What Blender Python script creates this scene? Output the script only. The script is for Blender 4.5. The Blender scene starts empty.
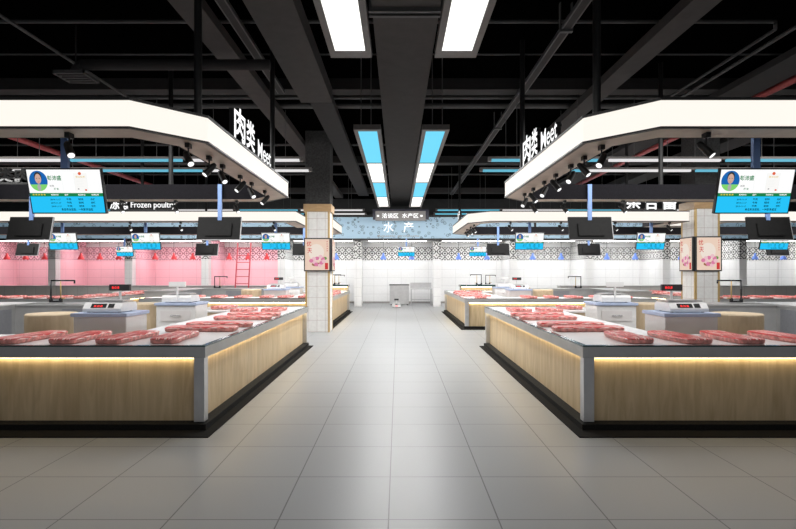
import bpy, bmesh, math, random
from mathutils import Vector, Matrix
random.seed(7)
SC = bpy.context.scene
COL = SC.collection

# ------------------------------------------------------------------ camera
cam_d = bpy.data.cameras.new('camera'); cam = bpy.data.objects.new('camera', cam_d); COL.objects.link(cam)
cam.location = (0, 0, 1.6); cam.rotation_euler = (math.radians(90), 0, 0)
cam_d.sensor_width = 36; cam_d.sensor_fit = 'HORIZONTAL'; cam_d.lens = 526/796*36
cam_d.shift_y = 7.5/796; cam_d.clip_start = .05; cam_d.clip_end = 200
SC.camera = cam
# ------------------------------------------------------------------ world, exposure
w = bpy.data.worlds.new('world'); SC.world = w; w.use_nodes = True
w.node_tree.nodes['Background'].inputs[0].default_value = (.93, .95, 1, 1)
w.node_tree.nodes['Background'].inputs[1].default_value = .28
SC.view_settings.view_transform = 'Standard'; SC.view_settings.look = 'None'
SC.view_settings.exposure = 0.0; SC.view_settings.gamma = 1; SC.view_settings.use_curve_mapping = False

def area(name, loc, sx, sy, power, color=(1, .985, .965), rot=(0, 0, 0)):
    d = bpy.data.lights.new(name, 'AREA'); d.shape = 'RECTANGLE'; d.size = sx; d.size_y = sy
    d.energy = power; d.color = color
    o = bpy.data.objects.new(name, d); COL.objects.link(o); o.location = loc; o.rotation_euler = rot
    return o
# lamps under the aisle luminaires; stall and hall ones are added unseen fill
area('aisle_lamp', (-.47, 3.4, 3.76), .3, 4.0, 18)
area('aisle_lamp', (.58, 3.4, 3.76), .3, 4.0, 18)
area('aisle_lamp', (-.47, 12.9, 3.76), .3, 9.4, 235)
area('aisle_lamp', (.58, 12.9, 3.76), .3, 9.4, 235)
for s in (-1, 1):
    area('stall_fill_lamp', (s*5.0, 7.4, 3.55), 4.6, 2.6, 165, rot=(math.radians(28), 0, 0))
    area('stall_fill_lamp', (s*5.0, 16.0, 3.55), 4.6, 3.0, 260)
    area('stall_fill_lamp', (s*12.5, 16.0, 3.55), 5.0, 3.0, 260)
    area('stall_fill_lamp', (s*7.9, 9.6, 3.5), 2.4, .8, 75, rot=(math.radians(45), 0, 0))  # added to brighten the column, no luminaire hangs here
    area('hall_fill_lamp', (s*7.0, 20.6, 3.7), 11.0, .6, 300, rot=(math.radians(35), 0, 0))  # added fill, tilted towards the back stalls
area('hall_fill_lamp', (0, 20.6, 3.7), 2.6, .6, 70, rot=(math.radians(35), 0, 0))

# ------------------------------------------------------------------ materials
MATS = {}
def nodes(m):
    nt = m.node_tree; return nt, nt.nodes, nt.links, nt.nodes['Principled BSDF']
def mat(name, c, rough=.5, metal=0, spec=.5, noise=0.0, nscale=20, emis=None, es=0, bump=0):
    m = bpy.data.materials.new(name); m.use_nodes = True; MATS[name] = m
    nt, N, L, b = nodes(m)
    b.inputs['Base Color'].default_value = (*c, 1); b.inputs['Roughness'].default_value = rough
    b.inputs['Metallic'].default_value = metal; b.inputs['Specular IOR Level'].default_value = spec
    if emis: b.inputs['Emission Color'].default_value = (*emis, 1); b.inputs['Emission Strength'].default_value = es
    if noise or bump:
        tc = N.new('ShaderNodeNewGeometry'); n = N.new('ShaderNodeTexNoise'); n.inputs['Scale'].default_value = nscale
        n.inputs['Detail'].default_value = 4; L.new(tc.outputs['Position'], n.inputs['Vector'])
        if noise:
            r = N.new('ShaderNodeValToRGB')
            r.color_ramp.elements[0].position = .3; r.color_ramp.elements[1].position = .7
            r.color_ramp.elements[0].color = (*[v*(1-noise) for v in c], 1)
            r.color_ramp.elements[1].color = (*[min(1, v*(1+noise)) for v in c], 1)
            L.new(n.outputs['Fac'], r.inputs['Fac']); L.new(r.outputs['Color'], b.inputs['Base Color'])
        if bump:
            bp = N.new('ShaderNodeBump'); bp.inputs['Strength'].default_value = bump; bp.inputs['Distance'].default_value = .01
            L.new(n.outputs['Fac'], bp.inputs['Height']); L.new(bp.outputs['Normal'], b.inputs['Normal'])
    return m
def mth(N, L, op, a, b=None, c=None):
    n = N.new('ShaderNodeMath'); n.operation = op
    for i, v in enumerate((a, b, c)):
        if v is None: continue
        if isinstance(v, (int, float)): n.inputs[i].default_value = v
        else: L.new(v, n.inputs[i])
    return n.outputs[0]
def tile_mat(name, c, line, size, off, wid, rough=.3, var=.03, spec=.5, nz=.04, nscale=30, axes='xyz', rv=0):
    """tiles with joints, laid out in world metres along each axis"""
    m = bpy.data.materials.new(name); m.use_nodes = True; MATS[name] = m
    nt, N, L, b = nodes(m)
    g = N.new('ShaderNodeNewGeometry'); s = N.new('ShaderNodeSeparateXYZ'); L.new(g.outputs['Position'], s.inputs[0])
    tot = None; cells = []
    for i, a in enumerate('xyz'):
        if a not in axes: continue
        t = mth(N, L, 'DIVIDE', mth(N, L, 'SUBTRACT', s.outputs[i], off[i]), size[i])
        cells.append(mth(N, L, 'FLOOR', t))
        f = mth(N, L, 'FRACT', t)
        d = mth(N, L, 'MINIMUM', f, mth(N, L, 'SUBTRACT', 1.0, f))
        l = mth(N, L, 'LESS_THAN', d, wid/2/size[i])
        tot = l if tot is None else mth(N, L, 'MAXIMUM', tot, l)
    cmb = N.new('ShaderNodeCombineXYZ')
    for i, cc in enumerate(cells): L.new(cc, cmb.inputs[i])
    wn = N.new('ShaderNodeTexWhiteNoise'); L.new(cmb.outputs[0], wn.inputs['Vector'])
    ns = N.new('ShaderNodeTexNoise'); ns.inputs['Scale'].default_value = nscale; ns.inputs['Detail'].default_value = 5
    L.new(g.outputs['Position'], ns.inputs['Vector'])
    k = mth(N, L, 'ADD', mth(N, L, 'MULTIPLY_ADD', wn.outputs['Value'], var, 1-var/2),
            mth(N, L, 'MULTIPLY_ADD', ns.outputs['Fac'], nz, -nz/2))
    vm = N.new('ShaderNodeVectorMath'); vm.operation = 'SCALE'; vm.inputs[0].default_value = c; L.new(k, vm.inputs['Scale'])
    mx = N.new('ShaderNodeMix'); mx.data_type = 'RGBA'; L.new(tot, mx.inputs['Factor'])
    L.new(vm.outputs[0], mx.inputs['A']); mx.inputs['B'].default_value = (*line, 1)
    L.new(mx.outputs['Result'], b.inputs['Base Color'])
    b.inputs['Roughness'].default_value = rough; b.inputs['Specular IOR Level'].default_value = spec
    return m
def emit(name, c, s):
    return mat(name, (.0, .0, .0), .6, spec=.1, emis=c, es=s)

tile_mat('floor_tile', (.315, .322, .328), (.125, .125, .125), (.71, .7095, 1), (-.061, 3.399, 0), .009, rough=.38, spec=.34, var=.02, nz=.04, nscale=60, axes='xy')
tile_mat('white_tile', (.86, .86, .86), (.66, .66, .66), (.70, .70, .42), (.16, .13, .05), .014, rough=.35, var=.03, nz=.10, nscale=9)
tile_mat('lamp_pink_tile', (.92, .54, .60), (.70, .38, .44), (.70, .70, .42), (.16, .13, .05), .014, rough=.35, var=.03, nz=.08, nscale=9)  # wall tile with the red lamps' pink light put into its colour
tile_mat('column_tile', (.80, .79, .77), (.50, .41, .39), (.22, .22, .30), (.05, .055, .02), .008, rough=.35, var=.05, nz=.25, nscale=14)
tile_mat('grey_tile', (.36, .345, .33), (.24, .23, .22), (.45, .45, .5), (.11, .17, 0), .012, rough=.4, var=.05, nz=.08)
mat('black_ceiling', (.0012, .0012, .0012), 1, spec=.0)
mat('duct', (.040, .036, .034), .8, noise=.12, nscale=6)
mat('beam', (.022, .021, .021), .85, noise=.1, nscale=5)
mat('back_concrete', (.035, .035, .035), .9, noise=.15, nscale=3)
mat('pillar_concrete', (.045, .045, .045), .9, noise=.35, nscale=25)
mat('pipe', (.07, .07, .07), .6, noise=.1)
mat('red_pipe', (.42, .07, .07), .5, noise=.1)
mat('black_metal', (.012, .012, .012), .45, metal=.3, noise=.2)
mat('black_plinth', (.008, .0075, .007), .8, spec=.2, noise=.5, nscale=60, bump=.5)
mat('mat_stone', (.012, .011, .010), .9, spec=.12, noise=.1)
mat('steel', (.56, .56, .57), .32, metal=.75, noise=.06, nscale=8)
mat('steel_soft', (.42, .42, .42), .42, metal=.35, noise=.06, nscale=6)
mat('dark_glass', (.02, .06, .06), .1)
mat('white_top', (.82, .81, .81), .25, noise=.02, nscale=15)
mat('blue_steel', (.20, .32, .62), .4, metal=.2, noise=.05)
mat('grey_steel', (.34, .35, .38), .35, metal=.6, noise=.05)
mat('brass', (.55, .38, .16), .4, metal=.3, noise=.06)
mat('soffit', (.43, .37, .30), .5, metal=.3, noise=.15, nscale=4)
mat('inner_dark', (.007, .0065, .009), .8, spec=.2, noise=.4, nscale=60)
mat('white_plastic', (.74, .74, .74), .35, noise=.03)
mat('lavender', (.42, .50, .68), .35, noise=.04)
mat('frosted', (.70, .68, .68), .3, noise=.06, nscale=3)
mat('dark_screen', (.008, .008, .008), .5, spec=.15, noise=.2)
mat('housing', (.03, .03, .032), .45, noise=.1)
mat('chrome', (.6, .6, .6), .15, metal=1, noise=.03)
mat('dark_chrome', (.06, .06, .065), .25, metal=.8, noise=.1)
mat('tv_grey', (.35, .35, .36), .4, metal=.4, noise=.05)
mat('red_shade', (.62, .04, .05), .4, noise=.08, emis=(1, .1, .1), es=.15)
mat('blue_shade', (.14, .26, .72), .4, noise=.08, emis=(.2, .35, 1), es=.2)
mat('red_paint', (.50, .05, .07), .4, noise=.08)
mat('letter_black', (.01, .01, .01), .5, noise=.1)
mat('white_soffit', (.75, .75, .74), .6, noise=.02)
mat('sign_grey', (.20, .19, .185), .5, noise=.04)
mat('sign_frame', (.015, .015, .03), .4, noise=.1)
mat('lamp_housing', (.11, .10, .095), .45, metal=.3, noise=.1)
emit('band_light', (1, .945, .865), 1.03)
emit('tube_white', (1, .98, .94), 1.6)
emit('tube_cyan', (.16, .72, 1), 1.0)
emit('bar_cyan', (.16, .58, .78), .8)
emit('bar_white', (.93, .91, .92), .85)
emit('led', (1, .80, .47), 15.0)
emit('spot_lens', (1, 1, 1), 1.3)
emit('letter_white', (1, 1, 1), 1.3)
emit('stall_fill', (1, .99, .97), 12)  # added unseen panel that brightens the back stalls
emit('stall_fill_pink', (1, .92, .92), 12)  # same added panel, tinted for the stalls with red lamps
emit('red_digit', (1, .04, .04), 1.4)
for n, c in dict(s_white=(1, 1, 1), s_blue=(.02, .55, .95), s_green=(.01, .22, .07), s_yellow=(.75, .62, .08), s_navy=(.01, .13, .45),
                 s_skin=(.62, .40, .33), s_hair=(.03, .03, .03), s_shirt=(.22, .66, .16), s_grey=(.42, .42, .42), s_dark=(.0, .03, .05),
                 s_line=(.75, .82, .8), s_gold=(.8, .62, .3), s_red=(.75, .12, .05), s_paper=(.96, .95, .93)).items():
    emit(n, c, 1.0)
for n, c in dict(p_bg=(.95, .72, .58), p_pale=(.98, .86, .76), p_pink=(.80, .24, .42), p_light=(.95, .60, .66), p_red=(.70, .05, .05), p_brown=(.38, .16, .07), p_green=(.16, .38, .08)).items():
    emit(n, c, .85)

def wood(name, c1, c2, sc):
    m = bpy.data.materials.new(name); m.use_nodes = True; MATS[name] = m
    nt, N, L, b = nodes(m)
    g = N.new('ShaderNodeNewGeometry'); mp = N.new('ShaderNodeMapping'); mp.inputs['Scale'].default_value = sc
    L.new(g.outputs['Position'], mp.inputs['Vector'])
    n = N.new('ShaderNodeTexNoise'); n.inputs['Scale'].default_value = 3; n.inputs['Detail'].default_value = 7; n.inputs['Distortion'].default_value = .6
    L.new(mp.outputs[0], n.inputs['Vector'])
    r = N.new('ShaderNodeValToRGB'); r.color_ramp.elements[0].position = .32; r.color_ramp.elements[1].position = .68
    r.color_ramp.elements[0].color = (*c1, 1); r.color_ramp.elements[1].color = (*c2, 1)
    L.new(n.outputs['Fac'], r.inputs['Fac'])
    # planks .3 m wide with slightly different tone
    s = N.new('ShaderNodeSeparateXYZ'); L.new(g.outputs['Position'], s.inputs[0])
    q = mth(N, L, 'FLOOR', mth(N, L, 'DIVIDE', mth(N, L, 'ADD', s.outputs[0], s.outputs[1]), .28))
    wn = N.new('ShaderNodeTexWhiteNoise'); wn.noise_dimensions = '1D'; L.new(q, wn.inputs['W'])
    k = mth(N, L, 'MULTIPLY_ADD', wn.outputs['Value'], .12, .94)
    vm = N.new('ShaderNodeVectorMath'); vm.operation = 'SCALE'; L.new(r.outputs['Color'], vm.inputs[0]); L.new(k, vm.inputs['Scale'])
    L.new(vm.outputs[0], b.inputs['Base Color']); b.inputs['Roughness'].default_value = .5
wood('wood', (.50, .37, .21), (.64, .50, .31), (5, 5, .6))
wood('wood_cap', (.42, .26, .12), (.52, .34, .17), (1, 1, 5))
wood('block_wood', (.52, .40, .26), (.62, .50, .34), (4, 4, 1))

def meat_mat(name, seed):
    m = bpy.data.materials.new(name); m.use_nodes = True; MATS[name] = m
    nt, N, L, b = nodes(m)
    tc = N.new('ShaderNodeTexCoord'); mp = N.new('ShaderNodeMapping'); mp.inputs['Scale'].default_value = (2.4, 15, 5)
    mp.inputs['Location'].default_value = (seed, seed*2, 0); mp.inputs['Rotation'].default_value = (0, 0, .15)
    L.new(tc.outputs['Object'], mp.inputs['Vector'])
    n = N.new('ShaderNodeTexNoise'); n.inputs['Scale'].default_value = 1.4; n.inputs['Detail'].default_value = 4; n.inputs['Distortion'].default_value = 1.6
    L.new(mp.outputs[0], n.inputs['Vector'])
    r = N.new('ShaderNodeValToRGB'); e = r.color_ramp.elements
    e[0].position = .34; e[0].color = (.42, .012, .010, 1); e[1].position = .53; e[1].color = (.72, .045, .035, 1)
    x = e.new(.57); x.color = (.84, .50, .46, 1); y = e.new(.64); y.color = (.90, .76, .72, 1); z = e.new(.69); z.color = (.55, .10, .08, 1)
    L.new(n.outputs['Fac'], r.inputs['Fac']); L.new(r.outputs['Color'], b.inputs['Base Color'])
    b.inputs['Roughness'].default_value = .35
    bp = N.new('ShaderNodeBump'); bp.inputs['Strength'].default_value = .4; bp.inputs['Distance'].default_value = .02
    L.new(n.outputs['Fac'], bp.inputs['Height']); L.new(bp.outputs['Normal'], b.inputs['Normal'])
meat_mat('meat', 3.1)
mat('meat_rind', (.62, .25, .22), .45, noise=.45, nscale=22)

def pattern_mat(name, dark, light):
    m = bpy.data.materials.new(name); m.use_nodes = True; MATS[name] = m
    nt, N, L, b = nodes(m)
    g = N.new('ShaderNodeNewGeometry'); s = N.new('ShaderNodeSeparateXYZ'); L.new(g.outputs['Position'], s.inputs[0])
    u = mth(N, L, 'ADD', s.outputs[0], s.outputs[1])
    def tri(x, p):
        f = mth(N, L, 'FRACT', mth(N, L, 'DIVIDE', x, p)); return mth(N, L, 'ABSOLUTE', mth(N, L, 'SUBTRACT', f, .5))
    a = tri(u, .34); c = tri(s.outputs[2], .34)
    rr = mth(N, L, 'SQRT', mth(N, L, 'ADD', mth(N, L, 'MULTIPLY', a, a), mth(N, L, 'MULTIPLY', c, c)))
    ring = mth(N, L, 'LESS_THAN', mth(N, L, 'ABSOLUTE', mth(N, L, 'SUBTRACT', rr, .36)), .06)
    dot = mth(N, L, 'LESS_THAN', rr, .15)
    dia = mth(N, L, 'LESS_THAN', mth(N, L, 'ABSOLUTE', mth(N, L, 'SUBTRACT', mth(N, L, 'ADD', a, c), .5)), .045)
    cro = mth(N, L, 'GREATER_THAN', mth(N, L, 'MINIMUM', a, c), .41)
    t = mth(N, L, 'MAXIMUM', mth(N, L, 'MAXIMUM', ring, dot), mth(N, L, 'MAXIMUM', dia, cro))
    mx = N.new('ShaderNodeMix'); mx.data_type = 'RGBA'; L.new(t, mx.inputs['Factor'])
    mx.inputs['A'].default_value = (*light, 1); mx.inputs['B'].default_value = (*dark, 1)
    L.new(mx.outputs['Result'], b.inputs['Base Color']); b.inputs['Roughness'].default_value = .4
pattern_mat('pattern_tile', (.06, .06, .06), (.74, .74, .73))
pattern_mat('pattern_tile_lamp_pink', (.24, .07, .10), (.90, .56, .62))  # same pattern, red lamp light mixed into both colours

def board_mat():
    m = bpy.data.materials.new('blue_board'); m.use_nodes = True; MATS['blue_board'] = m
    nt, N, L, b = nodes(m)
    g = N.new('ShaderNodeNewGeometry')
    v = N.new('ShaderNodeTexVoronoi'); v.inputs['Scale'].default_value = 4.8; L.new(g.outputs['Position'], v.inputs['Vector'])
    n = N.new('ShaderNodeTexNoise'); n.inputs['Scale'].default_value = 5; n.inputs['Detail'].default_value = 3; L.new(g.outputs['Position'], n.inputs['Vector'])
    d = mth(N, L, 'ADD', v.outputs['Distance'], mth(N, L, 'MULTIPLY_ADD', n.outputs['Fac'], .5, -.25))
    ring = mth(N, L, 'LESS_THAN', mth(N, L, 'ABSOLUTE', mth(N, L, 'SUBTRACT', d, .30)), .05)
    blob = mth(N, L, 'LESS_THAN', d, .12)
    t = mth(N, L, 'MULTIPLY', mth(N, L, 'MAXIMUM', ring, blob), .8)
    mx = N.new('ShaderNodeMix'); mx.data_type = 'RGBA'; L.new(t, mx.inputs['Factor'])
    mx.inputs['A'].default_value = (.32, .46, .57, 1); mx.inputs['B'].default_value = (.07, .11, .15, 1)
    L.new(mx.outputs['Result'], b.inputs['Base Color']); L.new(mx.outputs['Result'], b.inputs['Emission Color'])
    b.inputs['Emission Strength'].default_value = .3; b.inputs['Roughness'].default_value = .5
board_mat()

# ------------------------------------------------------------------ mesh helpers
class MB:
    def __init__(s): s.v = []; s.f = []; s.m = []
    def add(s, vs, fs, m=0):
        o = len(s.v); s.v += [tuple(v) for v in vs]
        for f in fs: s.f.append([o+i for i in f]); s.m.append(m)
        return s
    def box(s, x0, x1, y0, y1, z0, z1, m=0):
        if x0 > x1: x0, x1 = x1, x0
        if y0 > y1: y0, y1 = y1, y0
        return s.add([(x0,y0,z0),(x1,y0,z0),(x1,y1,z0),(x0,y1,z0),(x0,y0,z1),(x1,y0,z1),(x1,y1,z1),(x0,y1,z1)],
              [(0,3,2,1),(4,5,6,7),(0,1,5,4),(1,2,6,5),(2,3,7,6),(3,0,4,7)], m)
    def prism(s, poly, z0, z1, m=0):
        n = len(poly)
        return s.add([(x,y,z0) for x,y in poly]+[(x,y,z1) for x,y in poly],
              [tuple(range(n))[::-1], tuple(range(n,2*n))]+[(i,(i+1)%n,n+(i+1)%n,n+i) for i in range(n)], m)
    def tube(s, p0, p1, r0, r1=None, n=12, m=0, caps=True):
        r1 = r0 if r1 is None else r1
        p0 = Vector(p0); p1 = Vector(p1); d = (p1-p0).normalized()
        a = d.orthogonal().normalized(); b = d.cross(a)
        vs = []
        for p, r in ((p0, r0), (p1, r1)):
            for i in range(n):
                t = 2*math.pi*i/n; vs.append(p+a*r*math.cos(t)+b*r*math.sin(t))
        fs = [(i,(i+1)%n,n+(i+1)%n,n+i) for i in range(n)]
        if caps: fs += [tuple(range(n))[::-1], tuple(range(n,2*n))]
        return s.add(vs, fs, m)
    def path(s, pts, r, n=10, m=0):
        for a, b in zip(pts, pts[1:]): s.tube(a, b, r, n=n, m=m)
        for p in pts[1:-1]: s.lathe(p, [(0,-r),(r*.7,-r*.7),(r,0),(r*.7,r*.7),(0,r)], n, m)
        return s
    def lathe(s, c, prof, n=20, m=0):
        vs = []; fs = []
        for r, z in prof:
            for i in range(n):
                t = 2*math.pi*i/n; vs.append((c[0]+r*math.cos(t), c[1]+r*math.sin(t), c[2]+z))
        for j in range(len(prof)-1):
            for i in range(n): fs.append((j*n+i, j*n+(i+1)%n, (j+1)*n+(i+1)%n, (j+1)*n+i))
        return s.add(vs, fs, m)
WL = {}
def _mesh(name, mb, mats, org, smooth=False, bevel=0):
    me = bpy.data.meshes.new(name)
    me.from_pydata([(v[0]-org[0], v[1]-org[1], v[2]-org[2]) for v in mb.v], [], mb.f)
    mats = mats if isinstance(mats, (list, tuple)) else [mats]
    for m in mats: me.materials.append(MATS[m])
    for p, mi in zip(me.polygons, mb.m): p.material_index = mi; p.use_smooth = smooth
    bm = bmesh.new(); bm.from_mesh(me)
    bmesh.ops.remove_doubles(bm, verts=bm.verts, dist=1e-6) if smooth else None
    bmesh.ops.recalc_face_normals(bm, faces=bm.faces)
    if bevel:
        bmesh.ops.remove_doubles(bm, verts=bm.verts, dist=1e-5)
        bmesh.ops.bevel(bm, geom=[e for e in bm.edges], offset=bevel, segments=2, affect='EDGES', clamp_overlap=True)
    bm.to_mesh(me); bm.free()
    return me
def tag(o, label, cat, group=None, kind=None):
    o['label'] = label; o['category'] = cat
    if group: o['group'] = group
    if kind: o['kind'] = kind
    return o
def root(name, loc, label, cat, group=None):
    o = bpy.data.objects.new(name, None); o.empty_display_size = .1; COL.objects.link(o); o.location = loc
    WL[o.name] = tuple(loc); return tag(o, label, cat, group)
def part(name, mb, mats, parent, smooth=False, bevel=0, label=None):
    org = WL[parent.name]
    o = bpy.data.objects.new(name, _mesh(name, mb, mats, org, smooth, bevel)); COL.objects.link(o)
    o.parent = parent; WL[o.name] = org
    if label: o['label'] = label
    return o
def solo(name, mb, mats, label, cat, group=None, smooth=False, bevel=0):
    xs = [v[0] for v in mb.v]; ys = [v[1] for v in mb.v]; zs = [v[2] for v in mb.v]
    org = ((min(xs)+max(xs))/2, (min(ys)+max(ys))/2, min(zs))
    o = bpy.data.objects.new(name, _mesh(name, mb, mats, org, smooth, bevel)); COL.objects.link(o); o.location = org
    WL[o.name] = org
    return tag(o, label, cat, group)
def struct(name, mb, mats):
    o = bpy.data.objects.new(name, _mesh(name, mb, mats, (0,0,0))); COL.objects.link(o); o['kind'] = 'structure'; WL[o.name] = (0,0,0); return o
def copy_tree(o, parent=None, dx=0, dy=0, dz=0):
    c = o.copy(); COL.objects.link(c)
    if parent: c.parent = parent
    else: c.location = (o.location.x+dx, o.location.y+dy, o.location.z+dz)
    for ch in [x for x in bpy.data.objects if x.parent == o]: copy_tree(ch, c)
    return c
def dup(o, dx, dy, label, dz=0, group=None):
    c = copy_tree(o, None, dx, dy, dz); c['label'] = label
    if group: c['group'] = group
    return c
_TC = {}
def glyphs(s, weight=.0):
    """flat outline of a line of writing: verts, faces, width, height (baseline at 0)"""
    if (s, weight) in _TC: return _TC[(s, weight)]
    cu = bpy.data.curves.new('t', 'FONT'); cu.body = s; cu.size = 1; cu.offset = weight; cu.resolution_u = 3
    ob = bpy.data.objects.new('t', cu); COL.objects.link(ob)
    dg = bpy.context.evaluated_depsgraph_get(); me = bpy.data.meshes.new_from_object(ob.evaluated_get(dg))
    vs = [v.co.copy() for v in me.vertices]; fs = [tuple(p.vertices) for p in me.polygons]
    bpy.data.objects.remove(ob); bpy.data.meshes.remove(me)
    x0 = min(v.x for v in vs); x1 = max(v.x for v in vs); y0 = min(v.y for v in vs); y1 = max(v.y for v in vs)
    _TC[(s, weight)] = (vs, fs, x0, x1, y0, y1); return _TC[(s, weight)]
def write(mb, s, origin, right, up, h, w=None, m=0, weight=.0, align='l', depth=0, nrm=None):
    """writing with its lower left corner at origin, h high; depth gives the letters a body behind their face"""
    vs, fs, x0, x1, y0, y1 = glyphs(s, weight)
    k = h/(y1-y0); kx = k if w is None else w/(x1-x0)
    o = Vector(origin); r = Vector(right); u = Vector(up)
    if align == 'c': o = o - r*kx*(x1-x0)/2
    P = [o+r*((v.x-x0)*kx)+u*((v.y-y0)*k) for v in vs]
    mb.add(P, fs, m)
    if depth:
        n = Vector(nrm); cnt = {}
        for f in fs:
            for a, b in zip(f, f[1:]+f[:1]): cnt.setdefault(frozenset((a, b)), []).append((a, b))
        base = len(P); Q = P+[p+n*depth for p in P]
        side = [(a, b, b+base, a+base) for l in cnt.values() if len(l) == 1 for a, b in l]
        mb.add(Q, side+[tuple(i+base for i in f) for f in fs], m+1)
    return kx*(x1-x0)

CEIL = 5.35
# ------------------------------------------------------------------ the room
struct('floor', MB().box(-24, 24, -6, 28, -.1, 0), 'floor_tile')
struct('ceiling', MB().box(-24, 24, -1, 28, CEIL, CEIL+.1), 'black_ceiling')
struct('wall_left', MB().box(-24.2, -24, -1, 28, 0, CEIL), 'back_concrete')
struct('wall_right', MB().box(24, 24.2, -1, 28, 0, CEIL), 'back_concrete')
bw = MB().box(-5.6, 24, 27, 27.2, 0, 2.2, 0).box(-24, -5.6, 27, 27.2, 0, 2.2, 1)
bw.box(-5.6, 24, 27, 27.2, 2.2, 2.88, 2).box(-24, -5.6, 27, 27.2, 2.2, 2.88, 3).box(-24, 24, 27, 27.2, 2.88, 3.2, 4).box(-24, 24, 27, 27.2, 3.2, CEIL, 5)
struct('wall_back', bw, ['white_tile', 'lamp_pink_tile', 'pattern_tile', 'pattern_tile_lamp_pink', 'white_soffit', 'back_concrete'])
struct('trim_1', MB().box(-24, 24, 24.45, 27, 3.14, 3.24), 'white_soffit')
struct('baseboard_back', MB().box(-24, 24, 26.96, 27, 0, .09), 'grey_tile')

# stall piers and the partitions behind them
PIER = [-1.86-3.55*k for k in range(6, -1, -1)] + [1.81+3.55*k for k in range(7)]
def where(x): return 'left' if x < 0 else 'right'
ordn = ['first', 'second', 'third', 'fourth', 'fifth', 'sixth', 'seventh', 'eighth']
for i, x in enumerate(PIER):
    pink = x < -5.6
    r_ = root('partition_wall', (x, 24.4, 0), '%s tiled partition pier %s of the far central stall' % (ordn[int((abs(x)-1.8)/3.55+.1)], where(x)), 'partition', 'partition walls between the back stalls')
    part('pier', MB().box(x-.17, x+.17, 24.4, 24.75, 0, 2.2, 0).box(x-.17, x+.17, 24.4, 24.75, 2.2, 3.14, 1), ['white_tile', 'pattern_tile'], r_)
    part('panel', MB().box(x-.06, x+.06, 24.75, 26.99, 0, 2.2, 0).box(x-.06, x+.06, 24.75, 26.99, 2.2, 3.14, 1), ['lamp_pink_tile' if pink else 'white_tile', 'pattern_tile_lamp_pink' if pink else 'pattern_tile'], r_)
for i, (a, b) in enumerate(zip(PIER, PIER[1:])):
    c = (a+b)/2; pink = c < -5.6
    solo('fill_panel', MB().box(c-1.4, c+1.4, 25.3, 25.8, 3.10, 3.14), 'stall_fill_pink' if pink else 'stall_fill',
         'added fill light panel in the ceiling of a tiled back stall', 'ceiling light', 'added fill panels in the back stalls')

# fascia board over the back stalls
b = root('fascia_board', (0, 24.2, 3.1), 'long pale blue fascia board with sketched seafood above the back stalls', 'fascia board')
part('panel', MB().box(-23.9, 23.9, 24.2, 24.4, 3.14, 4.12), 'blue_board', b)
part('frame', MB().box(-23.9, 23.9, 24.12, 24.45, 3.05, 3.14).box(-23.9, 23.9, 24.12, 24.45, 4.12, 4.24), 'black_metal', b)
for t_, x_, z_, w_, h_, m_ in (('水', -.67, 3.42, .47, .49, 'letter_white'), ('产', .25, 3.42, .46, .49, 'letter_white'), ('Aquatic products', -.97, 3.18, 1.95, .14, 's_grey')):
    m = MB(); write(m, t_, (x_, 24.19, z_), (1, 0, 0), (0, 0, 1), h_, w=w_, weight=.008); part('lettering', m, m_, b)

# hanging direction sign
s = root('hanging_sign', (.05, 22.9, 3.75), 'grey hanging direction sign with white lettering over the central aisle', 'sign')
part('frame', MB().box(-1.1, 1.35, 22.92, 23.0, 3.88, 4.34), 'sign_frame', s)
part('panel', MB().box(-.98, 1.2, 22.86, 22.92, 3.83, 4.25), 'sign_grey', s)
for t_, x_ in (('洽谈区', -.70), ('水产区', .17)):
    m = MB(); write(m, t_, (x_, 22.855, 3.94), (1, 0, 0), (0, 0, 1), .22, w=.72, weight=.02); part('lettering', m, 'letter_white', s)
for x_ in (-.92, .97): part('square_mark', MB().box(x_, x_+.10, 22.85, 22.86, 4.0, 4.08), 'letter_white', s)
for x_ in (-.8, 1.0): part('wire', MB().tube((x_, 22.96, 4.34), (x_, 22.96, CEIL), .012), 'pipe', s)

# ------------------------------------------------------------------ overhead: beams, ducts, pipes
def beam(y0, y1, z0, lab):
    solo('roof_beam', MB().box(-23.9, 23.9, y0, y1, z0, CEIL), 'beam', lab, 'beam', 'beams across the hall')
beam(10.17, 10.5, 5.13, 'dark concrete beam across the ceiling, nearest to the counters')
beam(17.0, 17.4, 5.13, 'dark concrete beam across the ceiling halfway down the hall')
beam(23.4, 23.8, 5.13, 'dark concrete beam across the ceiling just before the back stalls')
DT = 5.12
d = root('air_duct', (.1, 6, 4.95), 'wide flat grey air duct running down the middle of the ceiling', 'duct')
part('duct_body', MB().box(-.33, .53, 2, 26.9, 4.95, DT), 'duct', d)
for y_ in (6.66, 6.78): part('flange', MB().box(-.37, .57, y_, y_+.05, 4.90, DT+.01), 'pipe', d)
def duct(x0, x1, y0, y1, z0, m_, lab): solo('air_duct', MB().box(x0, x1, y0, y1, z0, DT), m_, lab, 'duct')
duct(-2.86, -2.50, 2.5, 24, 4.97, 'duct', 'narrow grey air duct on the left, farther from the aisle')
duct(-1.86, -1.26, 2.5, 10.1, 4.85, 'duct', 'broad grey air duct left of the middle duct, ending at the nearest beam')
duct(-1.75, -1.3, 10.5, 23.3, 4.97, 'beam', 'dark narrow duct left of the middle duct, beyond the nearest beam')
duct(3.66, 4.02, 2.5, 14, 4.97, 'duct', 'narrow grey air duct on the right')
duct(6.2, 6.85, 2.5, 24, 5.0, 'beam', 'broad dark duct at the right, beside the red pipe')
duct(8.3, 9.0, 2.5, 24, 4.9, 'beam', 'broad dark duct farthest to the right')
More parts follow.
